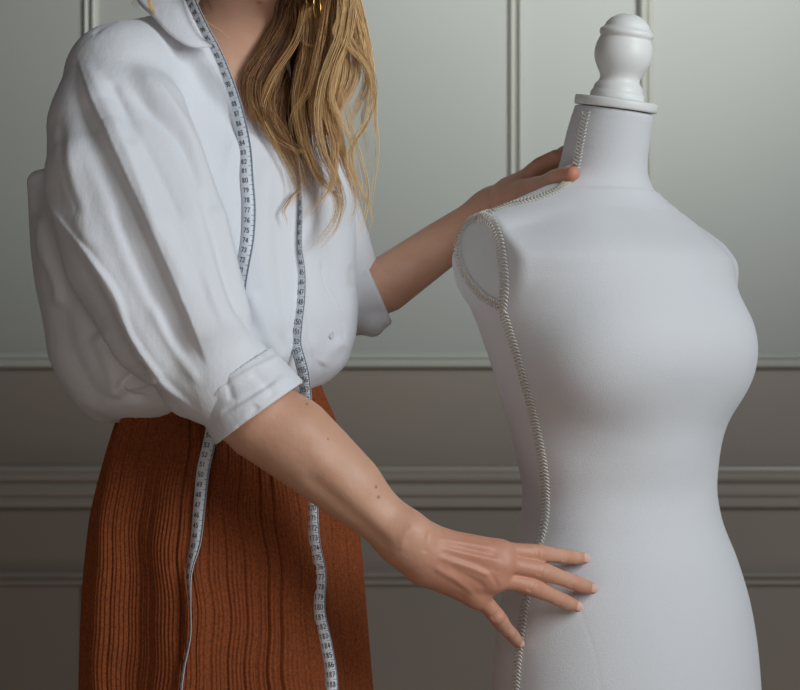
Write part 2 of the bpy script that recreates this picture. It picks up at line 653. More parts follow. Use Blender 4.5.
def hit(bvh, px, py, off=0.0, back=None):
    """point on a surface under the pixel, lifted off by `off` along its normal"""
    d = Vector(P(px, py, 1.0)) - ORI
    d.normalize()
    loc, nor, _, _ = bvh.ray_cast(ORI, d)
    if loc is None:
        q = Vector(P(px, py, back or DY))
        loc, nor, _, _ = bvh.find_nearest(q)
    if nor.dot(d) > 0:
        nor = -nor
    return np.array(loc + nor * off), np.array(nor)


# finial and cap
lathe([(-.004, .038), (-.004, .0445), (-.002, .0455), (.004, .0455), (.006, .0448), (.006, .03)], disc_c, nax, M['white_lacquer'], 'neck_cap', dress)
S_ = 1.957 / FPX
prof = [(6, 24), (6, 27.5), (9, 28), (12, 27.5), (14, 26), (16, 25.5), (18, 25), (21, 23), (24, 21), (27, 20.6), (31, 22), (36, 25), (42, 28), (48, 29.6), (54, 29.8), (60, 28.8), (65, 27), (68, 26),
        (69.5, 27), (72, 27.8), (74.5, 27.2), (76, 25.5), (78, 23.6), (82, 21.6), (86, 18), (89, 13.5), (91.5, 7), (92, 0.5)]
pf = path_curve(np.array(prof), 90)
lathe([(max(h, 6) * S_ * .985, r * S_ * .97) for h, r in pf], disc_c, nax, M['white_lacquer'], 'finial', dress)
mb = MB()
mb.tube([(DC[0], DC[1], 0.05), (DC[0], DC[1], zpy(780))], .014, 24)
for a in (90, 210, 330):
    c, s = math.cos(math.radians(a)), math.sin(math.radians(a))
    mb.tube(path_curve([(DC[0], DC[1], .3), (DC[0] + .08 * c, DC[1] + .08 * s, .16), (DC[0] + .25 * c, DC[1] + .25 * s, .012)], 12), .012, 12)
mb.build('stand', M['white_lacquer'], dress)


def braid(path, width, n_per=0.0038):
    width *= 1.2
    """herringbone gimp trim laid on the torso along pixels (px, py)"""
    pts = path_curve(path, 160)
    c = [hit(bvh_d, x, y, 0.0012) for x, y in pts]
    p3 = np.array([q[0] for q in c])
    nn = np.array([q[1] for q in c])
    L = np.r_[0, np.cumsum(np.linalg.norm(np.diff(p3, axis=0), axis=1))]
    t = np.arange(0, L[-1], n_per)
    p3 = np.stack([np.interp(t, L, p3[:, i]) for i in range(3)], 1)
    for _ in range(2):
        p3[1:-1] = (p3[:-2] + 2 * p3[1:-1] + p3[2:]) / 4
    nn = np.stack([np.interp(t, L, nn[:, i]) for i in range(3)], 1)
    T = np.gradient(p3, axis=0)
    T /= np.linalg.norm(T, axis=1)[:, None]
    nn -= (nn * T).sum(1)[:, None] * T
    nn /= np.linalg.norm(nn, axis=1)[:, None]
    S = np.cross(T, nn)
    mb = MB()
    w = width / 2
    for i in range(len(p3)):
        for sd in (-1, 1):
            a = p3[i] + nn[i] * .0004
            a = p3[i] + nn[i] * .0002 + T[i] * (.0016 if sd > 0 else 0)
            q = [a - S[i] * sd * w * .1, a + S[i] * sd * w * .45 + T[i] * .0008 + nn[i] * .0012, a + S[i] * sd * w * .95 + T[i] * .0020 + nn[i] * .0004, a + S[i] * sd * w * 1.0 + T[i] * .0034 - nn[i] * .0004]
            mb.tube(path_curve(q, 7), .00072, 5, up=nn[i])
    return mb.build('braid_trim', M['braid'], dress)


braid([(480, 217), (490, 221), (498, 236), (503, 262), (505, 290), (502, 309)], .011)
braid([(502, 306), (486, 298), (472, 284), (462, 267), (458, 250), (461, 234), (469, 222), (480, 217)], .008)
braid([(502, 308), (511, 335), (521, 368), (533, 412), (541, 450), (546, 490), (545, 520), (538, 550), (531, 580), (525, 610), (520, 645), (516, 700), (516, 740)], .009)
braid([(480, 217), (510, 205), (541, 197), (563, 187), (574, 173), (579, 152), (583, 130), (587, 112)], .0085)

# ------------------------------------------------------------------ the person
M['skin'] = m = mat('skin', (0.50, 0.27, 0.18), 0.5)
b_ = bsdf(m)
b_.inputs['Subsurface Weight'].default_value = 0.25
b_.inputs['Subsurface Radius'].default_value = (1.0, 0.35, 0.2)
b_.inputs['Subsurface Scale'].default_value = 0.006
at = nd(m, 'ShaderNodeAttribute', attribute_name='red')
mx = nd(m, 'ShaderNodeMix', data_type='RGBA')
ln(m, at.outputs['Fac'], mx.inputs[0])
ln(m, ramp(m, noise(m, 28, 4), [(0.3, (0.63, 0.345, 0.225)), (0.7, (0.70, 0.410, 0.285))]), mx.inputs[6])
mx.inputs[7].default_value = (0.56, 0.20, 0.125, 1)
at2 = nd(m, 'ShaderNodeAttribute', attribute_name='mole')
mx2 = nd(m, 'ShaderNodeMix', data_type='RGBA')
ln(m, at2.outputs['Fac'], mx2.inputs[0])
ln(m, mx.outputs[2], mx2.inputs[6])
mx2.inputs[7].default_value = (0.26, 0.085, 0.035, 1)
ln(m, mx2.outputs[2], b_.inputs['Base Color'])
ln(m, bump(m, noise(m, 700, 3), 0.25, 0.0008, bump(m, noise(m, 120, 3), 0.25, 0.002)), b_.inputs['Normal'])
M['nail'] = mat('fingernail', (0.80, 0.50, 0.42), 0.18)
M['shirt'] = m = mat('white cotton', (0.80, 0.82, 0.86), 0.85)
bsdf(m).inputs['Sheen Weight'].default_value = 0.1
ln(m, bump(m, noise(m, 500, 2), 0.3, 0.0006, bump(m, noise(m, 26, 4, rough=0.6, stretch=(1, 1, .45)), 0.40, 0.006)), bsdf(m).inputs['Normal'])
M['button'] = mat('pearl button', (0.72, 0.72, 0.68), 0.25)
M['gold'] = mat('gold', (0.75, 0.42, 0.12), 0.25, Metallic=1.0)

PF = np.array((0.62, -0.785))
PS = np.array((-0.785, -0.62))
PA = np.array(((*PS, 0), (*PF, 0), (0, 0, 1)))
person = thing('person', 'person in a loose white shirt and rust ribbed skirt reaching for the dress form', 'person', (P(215, 400, 1.95)[0], 1.95, 0))

# torso, neck and head (mostly under the clothes)
body_prims = [
    (Ell(P(222, 190, 1.965), (.145, .098, .19), PA), 0),
    (Ell(P(222, 300, 1.965), (.095, .075, .16), PA), .05),
    (Ell(P(225, 470, 1.96), (.10, .075, .15), PA), .06),
    (Tube([P(128, 88, 1.85), P(165, 80, 1.90), P(232, 84, 1.945)], [.034, .036, .046]), .03),
    (Tube([P(232, 80, 1.945), P(272, 105, 2.0), P(304, 158, 2.05)], [.048, .036, .032]), .03),
    (Tube([P(231, 85, 1.935), P(240, 30, 1.915), P(256, -30, 1.90)], [.052, .048, .05]), .035),
    (Tube([P(222, 72, 1.875), P(252, 112, 1.868)], [.006, .008]), .02),
    (Ell(P(285, -95, 1.90), (.075, .095, .105), PA), .03),
    (Tube([P(250, -35, 1.86), P(268, -22, 1.835), P(300, -42, 1.86)], [.026, .022, .026]), .03),
    (Tube([P(290, -80, 1.805), P(284, -60, 1.795)], [.008, .012]), .012),
    (Tube([P(272, -45, 1.812), P(290, -42, 1.812)], [.006, .006]), .008),
    (Ell(P(262, -92, 1.822), (.015, .010, .009)), .006),
    (Ell(P(308, -96, 1.824), (.015, .010, .009)), .006),
    (Ell(P(325, -62, 1.88), (.010, .018, .032)), .008),
]
cb = Canvas(P(80, 600, 2.14) - (0, .45, 0), P(400, -215, 2.15) + (0, .02, 0), 0.0032)
for pr, k in body_prims:
    cb.add(pr, k)
legs = [Tube([P(190, 510, 1.94), P(188, 690, 1.92) - (0, 0, .2), np.array((P(185, 690, 1.91)[0], 1.93, .10))], [.065, .05, .036]),
        Tube([P(255, 510, 1.98), P(268, 690, 1.98) - (0, 0, .2), np.array((P(275, 690, 1.99)[0], 2.01, .10))], [.065, .05, .036])]
for t in legs:
    f = t.p[-1]
    t2 = Tube([f, f + np.array((PF[0] * .06, PF[1] * .06, -.055)), f + np.array((PF[0] * .15, PF[1] * .15, -.078))], [.036, .032, .022])
    legs[legs.index(t)] = (t, t2)
Vb, Qb = cb.mesh(3)
cl = Canvas((-.42, 1.6, 0.0), (0.02, 2.2, 0.98), 0.006)
for a, b in legs:
    cl.add(a, 0)
    cl.add(b, .03)
Vl, Ql = cl.mesh(3)

# near arm: forearm, wrist, hand
ca = Canvas(P(170, 668, 1.9) - (0, .25, 0), P(612, 335, 1.9) + (0.0, .02, 0), 0.00115)
ca.add(Tube([P(218, 382, 1.775), P(262, 420, 1.772), P(315, 462, 1.772), P(370, 508, 1.775), P(410, 543, 1.778)], [.036, .0405, .0345, .0275, .0235]), 0)
ca.add(Tube([P(300, 432, 1.77), P(350, 480, 1.772)], [.026, .02]), .03)
ca.add(Tube([P(405, 540, 1.778), P(428, 553, 1.782)], [.0235, .0225]), .02)
ca.add(Ell(P(411, 534, 1.766), (.013, .010, .013)), .02)           # wrist bone
WR = P(420, 553, 1.784)
mcp = {'index': P(501, 551.5, 1.800), 'middle': P(503, 563.5, 1.795), 'ring': P(496, 579, 1.796), 'little': P(478, 597, 1.802)}
roots = {'index': P(430, 541, 1.785), 'middle': P(430, 549, 1.782), 'ring': P(428, 559, 1.783), 'little': P(424, 568, 1.787)}
mr = {'index': (.0125, .0118), 'middle': (.013, .0118), 'ring': (.013, .0115), 'little': (.0145, .0115)}
for f in mcp:
    ca.add(Tube([roots[f], mcp[f]], mr[f]), .014)
ca.add(Tube([P(425, 556, 1.792), P(480, 571, 1.800)], [.0205, .0195]), .02)
ca.add(Tube([P(462, 562, 1.789), P(487, 566, 1.791)], [.0085, .0085]), .012)   # palm side
fing = {
    'index': ([mcp['index'], P(520, 552, 1.806), P(537, 553, 1.813), P(552, 555, 1.825), P(566, 556.5, 1.838), P(584, 558.5, 1.857)], [.0098, .0084, .0088, .0073, .0074, .0056]),
    'middle': ([mcp['middle'], P(522, 567, 1.800), P(541, 571, 1.807), P(557, 576.5, 1.817), P(573, 582, 1.830), P(592, 588.5, 1.847)], [.0100, .0086, .0090, .0075, .0076, .0057]),
    'ring': ([mcp['ring'], P(514, 582, 1.799), P(531, 586.5, 1.805), P(546, 593, 1.814), P(560, 599.5, 1.827), P(577, 606.5, 1.844)], [.0100, .0084, .0089, .0073, .0074, .0056]),
    'little': ([mcp['little'], P(488, 606, 1.806), P(496.5, 616, 1.814), P(503, 625, 1.828), P(510, 632.5, 1.844), P(519, 643, 1.867)], [.0098, .0080, .0084, .0068, .0068, .0053]),
}
for f, (pts, rr) in fing.items():
    fc = Tube(path_curve(pts, 11), np.interp(np.linspace(0, 1, 11), np.linspace(0, 1, len(rr)), rr) * 1.04)
    ca.add(fc, .0022)
    ca.add(Ell(pts[2] + (0, -.0035, 0), (.0075, .0058, .0065)), .004)
    ca.add(Ell(pts[0] + (-.002, -.0055, 0), (.009, .0075, .0085)), .010)
# thumb, behind the palm
ca.add(Tube(path_curve([P(436, 548, 1.795), P(458, 549, 1.818), P(484, 548, 1.836), P(505, 550, 1.846), P(523, 552, 1.850)], 11),
            np.interp(np.linspace(0, 1, 11), [0, .3, .6, .8, 1], [.0125, .012, .0095, .0092, .007])), .010)
for f in mcp:                                                        # tendons under the skin
    a, b = roots[f] + (0.006, -mr[f][0] + .0012, 0), mcp[f] + (0, -mr[f][1] + .0002, 0)
    ca.add(Tube([a * .85 + b * .15, a * .5 + b * .5, b], [.0008, .0016, .0022]), .006)
Va, Qa = ca.mesh(3)
hand_strokes = [
    ([(436, 539), (462, 543), (496, 549)], 3.0, .0012, 'ridge'), ([(438, 547), (468, 554), (502, 562)], 3.0, .0014, 'ridge'),
    ([(436, 556), (466, 566), (494, 577)], 3.0, .0014, 'ridge'), ([(432, 566), (456, 580), (476, 595)], 3.2, .0012, 'ridge'),
    ([(446, 545), (474, 551), (500, 557)], 3.0, -.0007, 'ridge'), ([(446, 555), (476, 564), (500, 572)], 3.2, -.0009, 'ridge'),
    ([(446, 566), (470, 578), (488, 590)], 3.6, -.0009, 'ridge'), ([(430, 530), (427, 542), (424, 554)], 3, -.0010, 'ridge'),
    ([(478, 566), (490, 574), (500, 590)], 3, -.0008, 'ridge'), 
    ([(300, 440), (340, 482), (378, 520), (402, 545)], 9, .0014, 'ridge'), ([(300, 470), (340, 505), (376, 536), (396, 556)], 8, -.0018, 'ridge'),
    ([(415, 524), (404, 536), (402, 552)], 4, .0008, 'ridge')]
for f, (pts, rr) in fing.items():
    for idx, amp in ((2, .0008), (4, .0006)):
        x0, y0 = to_px(pts[idx][None])
        d2 = to_px(pts[idx + 1][None])
        tx, ty = d2[0][0] - x0[0], d2[1][0] - y0[0]
        tl = math.hypot(tx, ty)
        tx, ty = tx / tl, ty / tl
        for o_ in (-2.6, -.6, 1.4):
            cx0, cy0 = x0[0] + tx * o_, y0[0] + ty * o_
            hand_strokes.append(([(cx0 - ty * 6, cy0 + tx * 6), (cx0 + tx * .5, cy0 + ty * .5), (cx0 + ty * 6, cy0 - tx * 6)], .8, -amp, 'ridge'))
Va = sculpt(Va, Qa, hand_strokes)

# far arm and hand on the neck of the dress form
cf = Canvas(P(325, 345, 2.2) - (0, .36, 0), P(600, 125, 2.2) + (0.02, 0, 0), 0.0019)
cf.add(Tube([P(340, 300, 2.09), P(385, 285, 2.10), P(440, 246, 2.11), P(492, 210, 2.10)], [.034, .0325, .0280, .0225]), 0)
cf.add(Tube([P(492, 210, 2.10), P(512, 197, 2.075)], [.0215, .021]), .02)
for a, b in ((P(550, 163, 2.05), .011), (P(552, 170, 2.052), .011), (P(546, 178, 2.055), .011), (P(535, 184, 2.06), .011)):
    cf.add(Tube([P(512, 196, 2.075), a], [.014, b]), .014)
for i, (a, m_, e) in enumerate([(P(550, 163, 2.05), P(575, 148, 2.055), P(600, 146, 2.05)), (P(552, 170, 2.052), P(577, 158, 2.06), P(604, 157, 2.052)),
                                (P(546, 178, 2.055), P(573, 168, 2.066), P(600, 168, 2.058)), (P(535, 184, 2.06), P(560, 180, 2.075), P(584, 180, 2.07))]):
    cf.add(Tube(path_curve([a, m_, e], 7), np.linspace(.0095, .0065, 7)), .004)
cf.add(Tube([P(510, 196, 2.065), P(540, 166, 2.03), P(556, 158, 2.02)], [.015, .010, .0095]), .010)
TH = [P(508, 199, 2.06), P(528, 190, 2.015), P(548, 183, 1.965), P(560, 177, 1.937), P(572, 173.5, 1.921)]
cf.add(Tube(path_curve(TH, 11), np.interp(np.linspace(0, 1, 11), [0, .3, .6, .8, 1], [.016, .0135, .0105, .0108, .0085])), .012)
Vf, Qf = cf.mesh(3)

parts_ = [(Vb, Qb), (Vl, Ql), (Va, Qa), (Vf, Qf)]
nails_v, nails_q = [], []


def nail(c, dirv, nor, w, l):
    """a small curved plate on the back of a fingertip"""
    dirv = dirv / np.linalg.norm(dirv)
    nor = nor - (nor @ dirv) * dirv
    nor /= np.linalg.norm(nor)
    s = np.cross(dirv, nor)
    nu, nv = 9, 9
    V, F = [], []
    for layer in (0, 1):
        for i in range(nu):
            for j in range(nv):
                u, v = (i / (nu - 1) * 2 - 1), (j / (nv - 1) * 2 - 1)
                # superellipse outline
                uu, vv = u * math.sqrt(1 - .42 * v * v), v * math.sqrt(1 - .42 * u * u)
                V.append(c + dirv * uu * l + s * vv * w + nor * (-(vv ** 2) * w * .42 - uu ** 2 * l * .10 - layer * .0008))
    for layer in (0, 1):
        o = layer * nu * nv
        for i in range(nu - 1):
            for j in range(nv - 1):
                q = (o + i * nv + j, o + (i + 1) * nv + j, o + (i + 1) * nv + j + 1, o + i * nv + j + 1)
                F.append(q if layer == 0 else q[::-1])
    nails_v.append(np.array(V))
    nails_q.append(np.array(F))


for f, (pts, rr) in fing.items():
    d_ = pts[-1] - pts[-2]
    nr = np.array((0.05, -1, 0.25 if f != 'little' else 0.3))
    c_ = pts[-1] - d_ / np.linalg.norm(d_) * .0024
    nrm = nr - (nr @ d_) * d_ / (d_ @ d_)
    nrm /= np.linalg.norm(nrm)
    nail(c_ + nrm * (rr[-1] * 1.04 + .0009), d_, nrm, .0044 if f != 'little' else .0038, .0056 if f != 'little' else .0048)
d_ = TH[-1] - TH[-2]
nrm = np.array((.1, -.55, .8))
nrm -= (nrm @ d_) * d_ / (d_ @ d_)
nrm /= np.linalg.norm(nrm)
nail(TH[-1] - d_ * .05 + nrm * .0092, d_, nrm, .0062, .0075)
parts_ += list(zip(nails_v, nails_q))
allV, allQ, mi, off = [], [], [], 0
for i, (v, q) in enumerate(parts_):
    allV.append(v)
    allQ.append(q + off)
    mi.append(np.full(len(q), 1 if i > 3 else 0))
    off += len(v)
bV, bQ = np.concatenate(allV), np.concatenate(allQ)
body = link('body', bV, bQ, None, person, mats=[M['skin'], M['nail']], matidx=np.concatenate(mi))
red = np.zeros(len(bV))
for f, (pts, rr) in fing.items():
    for i, w, sg in ((0, .6, .013), (2, .9, .009), (4, .8, .008), (5, 1.0, .011)):
        red = np.maximum(red, w * np.exp(-((bV - pts[i]) ** 2).sum(1) / sg ** 2))
red = np.maximum(red, .95 * np.exp(-((bV - TH[-1]) ** 2).sum(1) / .017 ** 2))
red = np.maximum(red, .55 * np.exp(-((bV - P(480, 575, 1.79)) ** 2).sum(1) / .075 ** 2))
attr(body, 'red', red)
red = np.maximum(red, .9 * np.exp(-((bV - P(281, -43, 1.806)) ** 2 / np.array((.016, .02, .007)) ** 2).sum(1)))
red = np.maximum(red, .30 * np.exp(-((bV - P(540, 180, 2.03)) ** 2).sum(1) / .07 ** 2))
body.data.attributes['red'].data.foreach_set('value', red.astype(np.float32))
mole = np.zeros(len(bV))
bpx, bpy_ = to_px(bV)
for x, y, r in ((328, 439, 1.3), (376, 487, 1.6), (378.5, 497, 1.9), (260, 2.5, 2.2), (307, 404, 1.3), (240, 21, 1.2)):
    mole = np.maximum(mole, np.clip(1.6 - np.hypot(bpx - x, bpy_ - y) / (r * .75), 0, 1) * .8)
attr(body, 'mole', mole)
bvh_b = BVHTree.FromPolygons(bV.tolist(), bQ.tolist())

# ------------------------------------------------------------------ shirt
SY = 1.95
cs = Canvas(P(8, 455, 2.24) - (0, .62, 0), P(402, -22, 2.24), 0.0019)
keys = []
for py, L, R, rho in [(40, 150, 280, .55), (70, 118, 296, .58), (100, 95, 312, .60), (140, 72, 328, .62), (170, 58, 342, .64), (210, 50, 352, .66), (250, 50, 353, .67), (300, 58, 354, .68),
                      (340, 64, 355, .68), (370, 80, 350, .66), (392, 100, 338, .62), (404, 122, 320, .58), (412, 140, 300, .55)]:
    hw = (R - L) / 2 * SY / FPX
    a_ = hw / math.sqrt(PS[0] ** 2 + (PF[0] * rho) ** 2)
    c_ = P((L + R) / 2, py, SY)
    keys.append((c_[2], c_[0], SY, a_, a_ * rho))
cs.add(Loft(keys, PS, PF, shear=(-.16, 0), power=2.1), 0)
cs.add(Tube([P(120, 74, 1.85), P(165, 58, 1.90), P(228, 78, 1.945)], [.044, .046, .052]), .03)
cs.add(Tube([P(228, 78, 1.945), P(275, 100, 2.0), P(306, 158, 2.05)], [.052, .044, .040]), .03)
# back corner fold that points out behind the sleeve
cs.add(Tube([P(38, 182, 1.89), P(54, 250, 1.90), P(84, 340, 1.90), P(103, 408, 1.91)], [.011, .015, .022, .012]), .03)
# near sleeve
cs.add(Tube([P(120, 82, 1.845), P(114, 130, 1.825)], [.044, .055]), .05)
cs.add(Tube([P(118, 90, 1.835), P(110, 128, 1.815), P(118, 180, 1.80), P(140, 250, 1.785), P(172, 320, 1.775), P(214, 372, 1.772)], [.042, .060, .073, .077, .066, .044]), .026)
cs.add(Tube([P(150, 110, 1.80), P(185, 230, 1.765), P(214, 320, 1.752)], [.035, .043, .036]), .022)
cs.add(Tube([P(188, 392, 1.775), P(216, 390, 1.765)], [.024, .036]), .02)
cs.add(Tube([P(214, 365, 1.768), P(240, 385, 1.768)], [.046, .044]), .015)
# rolled cuff
c0, c1 = P(230, 372, 1.768), P(260, 414, 1.768)
ax_ = (c1 - c0) / np.linalg.norm(c1 - c0)
cuff = Canvas(P(180, 455, 1.9) - (0, .22, 0), P(318, 335, 1.9), 0.0014)
cuff.add(Tube([c0 - ax_ * .002, c1 + ax_ * .03], [.0465, .0575]), 0)
cuff.cut(Half(c1, ax_), .004)
cuff.cut(Half(c0, -ax_), .006)
cuff.sub(Tube([c0 - ax_ * .05, c1 + ax_ * .05], [.040, .054]), .003)
# far sleeve and cuff
cs.add(Tube([P(306, 160, 2.06), P(324, 200, 2.09), P(338, 245, 2.10), P(350, 292, 2.10)], [.040, .038, .038, .040]), .015)
f0, f1 = P(350, 299, 2.10), P(378, 290, 2.10)
axf = (f1 - f0) / np.linalg.norm(f1 - f0)
cfar = Canvas(P(335, 360, 2.3) - (0, .35, 0), P(410, 235, 2.2), 0.0016)
cfar.add(Tube([f0 - axf * .01, f1 + axf * .03], [.043, .0385]), 0)
cfar.add(Tube([P(356, 318, 2.09), P(372, 324, 2.08), P(388, 318, 2.08)], [.018, .015, .008]), .008)
cfar.cut(Half(f0 - axf * .012, -axf), .004)
cfar.cut(Half(f1, axf + np.array((0, 0, .12))), .005)
cfar.sub(Tube([f1 - axf * .02, f1 + axf * .04], [.030, .0375]), .003)
# hollow where the body shows at the neck, and the open front
cs.sub(body_prims[5][0], .002, grow=.006)
cs.sub(Tube([P(296, -30, 1.82), P(296, 20, 1.84), P(291, 80, 1.85), P(291, 130, 1.86), P(298, 172, 1.865)], [.056, .047, .030, .012, .003], flat=((PF[0], PF[1], 0), 2.2)), .003)
cs.sub(Ell(P(254, 6, 1.93), (.045, .045, .045), PA), .004)
cs.add(Tube([P(186, 34, 1.872), P(200, 54, 1.868), P(221, 88, 1.868), P(243, 120, 1.872)], [.012, .014, .013, .010]), .012)
Vs, Qs = cs.mesh(3)
Vc, Qc = cuff.mesh(3)
Vg, Qg = cfar.mesh(3)


strokes = [
    # main sleeve fold: lit front plane over the shaded back plane
    ([(76, 52), (92, 100), (112, 148), (142, 215), (172, 280), (196, 335), (210, 372)], 26, .0095, 'stepr'),
    ([(78, 70), (86, 120), (108, 180), (136, 250), (166, 315), (192, 372)], 9, -.004, 'ridge'),
    # second fold line along the back of the sleeve
    ([(66, 120), (72, 180), (92, 240), (126, 310), (160, 368), (190, 405)], 10, .006, 'ridge'),
    ([(44, 196), (86, 246), (120, 294), (136, 334), (165, 376), (196, 414)], 12, .005, 'step'),
    # soft folds on the front of the sleeve
    ([(118, 70), (150, 110), (180, 140), (200, 180), (214, 230), (232, 290), (252, 340)], 8, -.006, 'ridge'),
    ([(130, 60), (165, 100), (190, 135), (208, 180), (226, 240)], 8, .004, 'ridge'),
    ([(100, 95), (128, 160), (160, 230), (192, 300)], 10, .003, 'ridge'),
    ([(110, 80), (125, 120), (132, 150)], 7, -.003, 'ridge'),
    ([(84, 58), (112, 120), (140, 190), (160, 250)], 5, .0018, 'ridge'),
    ([(96, 60), (130, 120), (166, 190), (196, 260), (212, 320)], 5, -.0018, 'ridge'),
    ([(150, 72), (176, 112), (196, 160), (208, 210)], 4, .0018, 'ridge'),
    ([(176, 210), (200, 270), (226, 330)], 5, .0020, 'ridge'),
    ([(110, 200), (134, 262), (164, 322), (190, 360)], 5, -.0020, 'ridge'),
    ([(60, 120), (66, 170), (84, 222)], 5, -.0025, 'ridge'),
    ([(150, 300), (172, 345), (200, 385)], 5, .0025, 'ridge'),
    ([(236, 130), (226, 180), (232, 240), (246, 280)], 6, .002, 'ridge'),
    ([(272, 190), (280, 250), (284, 310), (296, 350)], 6, -.002, 'ridge'),
    # shoulder seam
    ([(92, 36), (100, 28), (112, 21), (128, 11), (140, 9)], 2.5, -.002, 'ridge'),
    # back panel folds
    ([(30, 178), (44, 196), (70, 220), (96, 250)], 7, .003, 'ridge'),
    ([(36, 210), (44, 250), (58, 285), (60, 310)], 6, .005, 'ridge'),
    ([(60, 300), (66, 340), (90, 390), (104, 412)], 10, -.004, 'ridge'),
    ([(96, 330), (112, 365), (120, 400)], 10, .006, 'ridge'),
    ([(150, 360), (136, 372), (122, 385), (130, 396), (150, 398)], 4, -.005, 'ridge'),
    ([(160, 372), (140, 384), (122, 386)], 4, .004, 'ridge'),
    # front of the shirt
    ([(207, 180), (222, 232), (236, 285), (262, 345)], 7, -.006, 'ridge'),
    ([(268, 150), (262, 220), (266, 290), (285, 350)], 12, .004, 'ridge'),
    ([(300, 200), (308, 260), (312, 320), (316, 350)], 5, -.002, 'ridge'),
    ([(246, 290), (262, 330), (285, 366)], 8, .004, 'ridge'),
    ([(321, 258), (327, 285), (337, 305), (344, 325), (345, 346)], 1.7, -.0028, 'ridge'),
    ([(303, 262), (306, 300), (310, 340), (312, 372)], 1.5, -.001, 'ridge'),
    
    ([(215, 52), (228, 85), (240, 104)], 3, .002, 'ridge'),
    ([(320, 366), (330, 352), (346, 340)], 6, .002, 'ridge'),
    # far sleeve
    ([(352, 262), (356, 290), (372, 300), (384, 296)], 4, -.003, 'ridge'),
    ([(350, 292), (366, 290), (382, 288)], 3, .002, 'ridge'),
    ([(368, 300), (372, 318), (366, 336)], 4, -.004, 'ridge'),
]
Vs = relax(sculpt(Vs, Qs, strokes), Qs, 1)
cst = [([(204, 402), (235, 380), (268, 362), (287, 353)], 3, .0022, 'ridge'),
       ([(218, 372), (228, 386), (232, 402)], 4, -.002, 'ridge'),
       ([(212, 424), (240, 408), (270, 388), (292, 374)], 5, .0022, 'ridge'),
       ([(220, 414), (250, 396), (278, 378)], 2.5, -.0018, 'ridge'),
       ([(238, 432), (250, 420), (258, 404)], 4, -.002, 'ridge'),
       ([(250, 370), (266, 384), (274, 398)], 5, -.0018, 'ridge')]
Vc = relax(sculpt(Vc, Qc, cst), Qc, 1)
sV, sQ = np.concatenate([Vs, Vc, Vg]), np.concatenate([Qs, Qc + len(Vs), Qg + len(Vs) + len(Vc)])
shirt = link('shirt', sV, sQ, M['shirt'], person)
bvh_s = BVHTree.FromPolygons(sV.tolist(), sQ.tolist())


def patch(name, grid, thick, m_, parent):
    """thick sheet from a grid of points (rows of 3D points); returns the object"""
    G = np.array(grid, float)
    nu, nv = G.shape[:2]
    V = G.reshape(-1, 3)
    Q = np.array([(i * nv + j, (i + 1) * nv + j, (i + 1) * nv + j + 1, i * nv + j + 1) for i in range(nu - 1) for j in range(nv - 1)])
    N = normals(V, Q)
    if (N[:, 1].mean()) > 0:
        N = -N
        Q = Q[:, ::-1]
    W = np.concatenate([V, V - N * thick])
    F = [tuple(q) for q in Q] + [tuple(q[::-1] + len(V)) for q in Q]
    rim = [i * nv for i in range(nu)] + [(nu - 1) * nv + j for j in range(1, nv)] + [i * nv + nv - 1 for i in range(nu - 2, -1, -1)] + [j for j in range(nv - 2, 0, -1)]
    n = len(V)
    for a, b in zip(rim, rim[1:] + rim[:1]):
        F.append((a, b, b + n, a + n))
    return link(name, W, F, m_, parent)


def sub(parent_obj, o):
    o.parent = parent_obj
    o.matrix_parent_inverse = parent_obj.matrix_world.inverted()
    return o


bpy.context.view_layer.update()
# collar flap: outer edge and fold edge, lofted between
co_out = path_curve([(128, -22, 1.90), (138, 2, 1.855), (152, 16, 1.838), (172, 36, 1.828), (192, 47, 1.828), (214, 47, 1.838)], 24)
co_in = path_curve([(150, -30, 1.91), (168, -14, 1.87), (184, 0, 1.85), (196, 16, 1.842), (206, 32, 1.842), (216, 46, 1.842)], 24)
grid = []
for t in np.linspace(0, 1, 9):
    row = []
    for a, b in zip(co_out, co_in):
        q = a + (b - a) * t
        row.append(P(*q) + np.array((0, -.0025 * math.sin(math.pi * min(1, t * 1.1)), 0)))
    grid.append(row)
patch('collar', grid, .0016, M['shirt'], shirt)
for x, y in ((331, 335),):
    p_, n_ = hit(bvh_s, x, y, .0004)
    lathe([(-.001, .0036), (.0004, .0044), (.0009, .0038), (.0006, .0026), (.0006, .0004)], p_, n_, M['button'], 'button', shirt, 32)

# ------------------------------------------------------------------ skirt
M['skirt'] = m = mat('rust ribbed cloth', (0.24, 0.085, 0.03), 0.9)
bsdf(m).inputs['Sheen Weight'].default_value = 0.08
bsdf(m).inputs['Sheen Tint'].default_value = (0.9, 0.45, 0.2, 1)
ln(m, ramp(m, noise(m, 420, 4, rough=.7), [(0.3, (0.10, 0.021, 0.004)), (0.7, (0.33, 0.073, 0.010))]), bsdf(m).inputs['Base Color'])
ln(m, bump(m, noise(m, 900, 2, stretch=(1, 1, .6)), 0.6, 0.0012), bsdf(m).inputs['Normal'])
KY = 1.95
sk = []
for py, L, R, rho in [(340, 136, 306, .66), (372, 128, 314, .70), (400, 123, 322, .74), (430, 114, 334, .76), (470, 103, 344, .78), (510, 94, 351, .80), (560, 88, 356, .82), (620, 84, 361, .84), (690, 82, 367, .86), (900, 76, 385, .9), (1280, 62, 410, .92)]:
    hw = (R - L) / 2 * KY / FPX
    a_ = hw / math.sqrt(PS[0] ** 2 + (PF[0] * rho) ** 2)
    c_ = P((L + R) / 2, py, KY)
    sk.append((c_[2], c_[0], a_, a_ * rho))
sk = np.array(sorted(sk))
NT, NZ = 2400, 380
zz = np.r_[np.linspace(sk[0, 0], P(0, 720, KY)[2], 80, endpoint=False), np.linspace(P(0, 720, KY)[2], sk[-1, 0], NZ - 80)]
cx, aa, bb = [smooth_curve(sk[:, 0], sk[:, i], zz) for i in (1, 2, 3)]
th = np.arange(NT) / NT * 2 * math.pi
